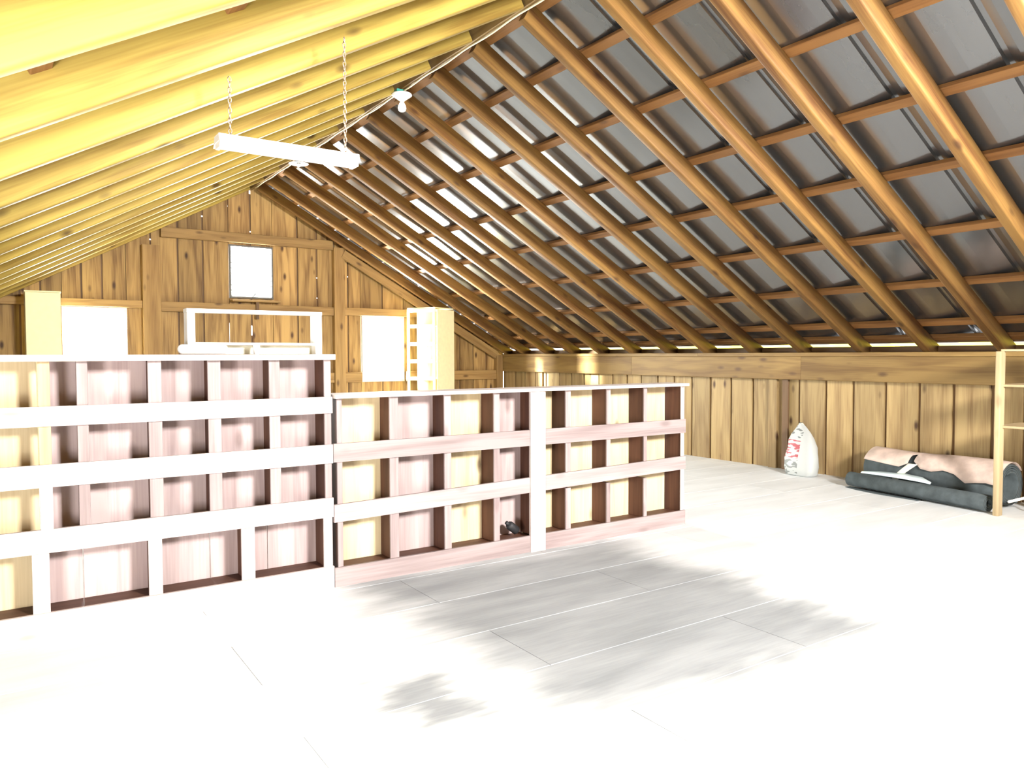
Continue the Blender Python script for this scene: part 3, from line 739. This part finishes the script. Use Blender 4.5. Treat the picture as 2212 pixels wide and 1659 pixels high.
# ================================================================ RACK AT RIGHT
rk = thing('storage_rack', 'pine storage rack with square posts at the right edge', 'rack', (7.9, 2.7, 0))
for px_, py_ in ((7.645, 3.27), (8.10, 2.98), (7.69, 2.2), (8.10, 2.2)):
    plank('post', (px_, py_, 0), (px_, py_, 1.52), X3, .10, .05, 'rack', rk, .014, 3)
for z in (.825, 1.205):
    plank('shelf', (7.90, 3.30, z), (7.90, 2.15, z), X3, .50, .022, 'rack', rk, .003)
plank('top_board', (7.90, 3.27, 1.53), (7.90, 2.12, 1.53), X3, .50, .02, 'rack', rk, .003)

# ================================================================ LAMPS AND CABLE
fx = thing('fluorescent_fixture', 'white fluorescent batten light hanging on two chains', 'lamp', (1.26, 3.9, 2.53))
prism('housing', [(3.855, 2.575), (3.945, 2.575), (3.955, 2.545), (3.975, 2.525), (3.965, 2.525), (3.945, 2.540), (3.855, 2.540), (3.835, 2.525), (3.825, 2.525), (3.845, 2.545)], .72, (.905, 0, 0), Y3, Z3, 'enamel', fx)
for dy in (-.022, .022):
    tube('tube', [(.93, 3.9 + dy, 2.527), (1.60, 3.9 + dy, 2.527)], .012, 'tube', fx, 10)
for xx in (.918, 1.612):
    plank('end_cap', (xx, 3.9, 2.512), (xx, 3.9, 2.574), Y3, .09, .02, 'enamel', fx, .003)
for xx in (.97, 1.565):
    zt = roof_z(xx) + .04; z = 2.578; VV = []; FF = []; k = 0
    while z < zt:
        pts = []
        for q in range(10):
            a = 2 * math.pi * q / 10; u_, v_ = .008 * math.cos(a), .016 * math.sin(a)
            pts.append((xx + (u_ if k % 2 else 0), 3.9 + (0 if k % 2 else u_), z + v_))
        a_, b_ = tube_data(pts, .0028, 5, True); base = len(VV); VV += a_; FF += [tuple(i + base for i in f) for f in b_]
        z += .025; k += 1
    from_data('chain', VV, FF, 'chain', fx)

def bulb_lamp(y, label, dark):
    t = thing('lamp_holder', label, 'lamp', (C, y, H))
    zc = H - .012
    if dark:
        lathe('socket', [(.03, 0), (.05, -.005), (.055, -.05), (.03, -.06)], (C, y, zc), 'black', t, 20)
        lathe('shade', [(.04, -.045), (.10, -.055), (.135, -.065), (.135, -.069), (.10, -.062), (.03, -.06)], (C, y, zc), 'enamel', t, 24)
        lathe('bulb', [(.012, -.055), (.02, -.075), (.03, -.09), (.022, -.105), (.001, -.112)], (C, y, zc), 'enamel', t, 16)
    else:
        plank('junction_box', (C - .03, y - .04, zc - .012), (C - .03, y + .05, zc - .012), X3, .09, .03, 'teal', t, .004)
        lathe('holder', [(.05, -.02), (.10, -.032), (.105, -.045), (.07, -.07), (.035, -.095), (.03, -.10), (.001, -.10)], (C, y, zc), 'enamel', t, 24)
        lathe('bulb', [(.016, -.10), (.02, -.115), (.038, -.15), (.043, -.175), (.036, -.20), (.018, -.212), (.001, -.215)], (C, y, zc), 'bulb', t, 20)
bulb_lamp(7.20, 'white porcelain lamp holder with glowing bulb under the ridge', False)
bulb_lamp(10.45, 'small dark lamp socket with white shade far along the ridge', True)
pts = []
ys = [12.6 - k * .13 for k in range(115)]
for y in ys:
    ph = (12.10 - y) / .7745 * 2 * math.pi
    pts.append((C + .004, y, H - .004 - .012 * (1 - math.cos(ph)) * .5 - .006))
o = tube('power_cable', pts, .009, 'cable', None, 6)
tag(o, 'cream electrical cable stapled along the underside of the ridge board', 'cable')

# ================================================================ OUTSIDE: sunlit hedge seen through the eave slit
MAT['hedge'] = plain('sunlit_hedge_leaves', (0.50, 0.46, 0.04), 0.8, noise=0.3, nscale=2.0)
V = []; F = []; NY, NZ = 60, 8
for i in range(NY + 1):
    for k in range(NZ + 1):
        t_ = k / NZ; bul = math.sin(math.pi * (t_ * .5 + .5))
        V.append((24 - 1.4 * bul + random.uniform(-.35, .35), -14 + 44 * i / NY, -3.2 + 7.4 * t_ + random.uniform(-.3, .3)))
nf = len(V)
for i in range(NY + 1):
    for k in range(NZ + 1):
        V.append((27 + random.uniform(-.35, .35), -14 + 44 * i / NY, -3.2 + 7.4 * k / NZ))
q = NZ + 1
for i in range(NY):
    for k in range(NZ):
        a_ = i * q + k; F.append((a_, a_ + 1, a_ + q + 1, a_ + q)); F.append((nf + a_, nf + a_ + q, nf + a_ + q + 1, nf + a_ + 1))
    a_ = i * q + NZ; F.append((a_, nf + a_, nf + a_ + q, a_ + q))
o = from_data('hedge', V, F, 'hedge', None, True)
tag(o, 'sunlit yellow-green hedge glimpsed through the slit under the right eave', 'hedge', kind='stuff')
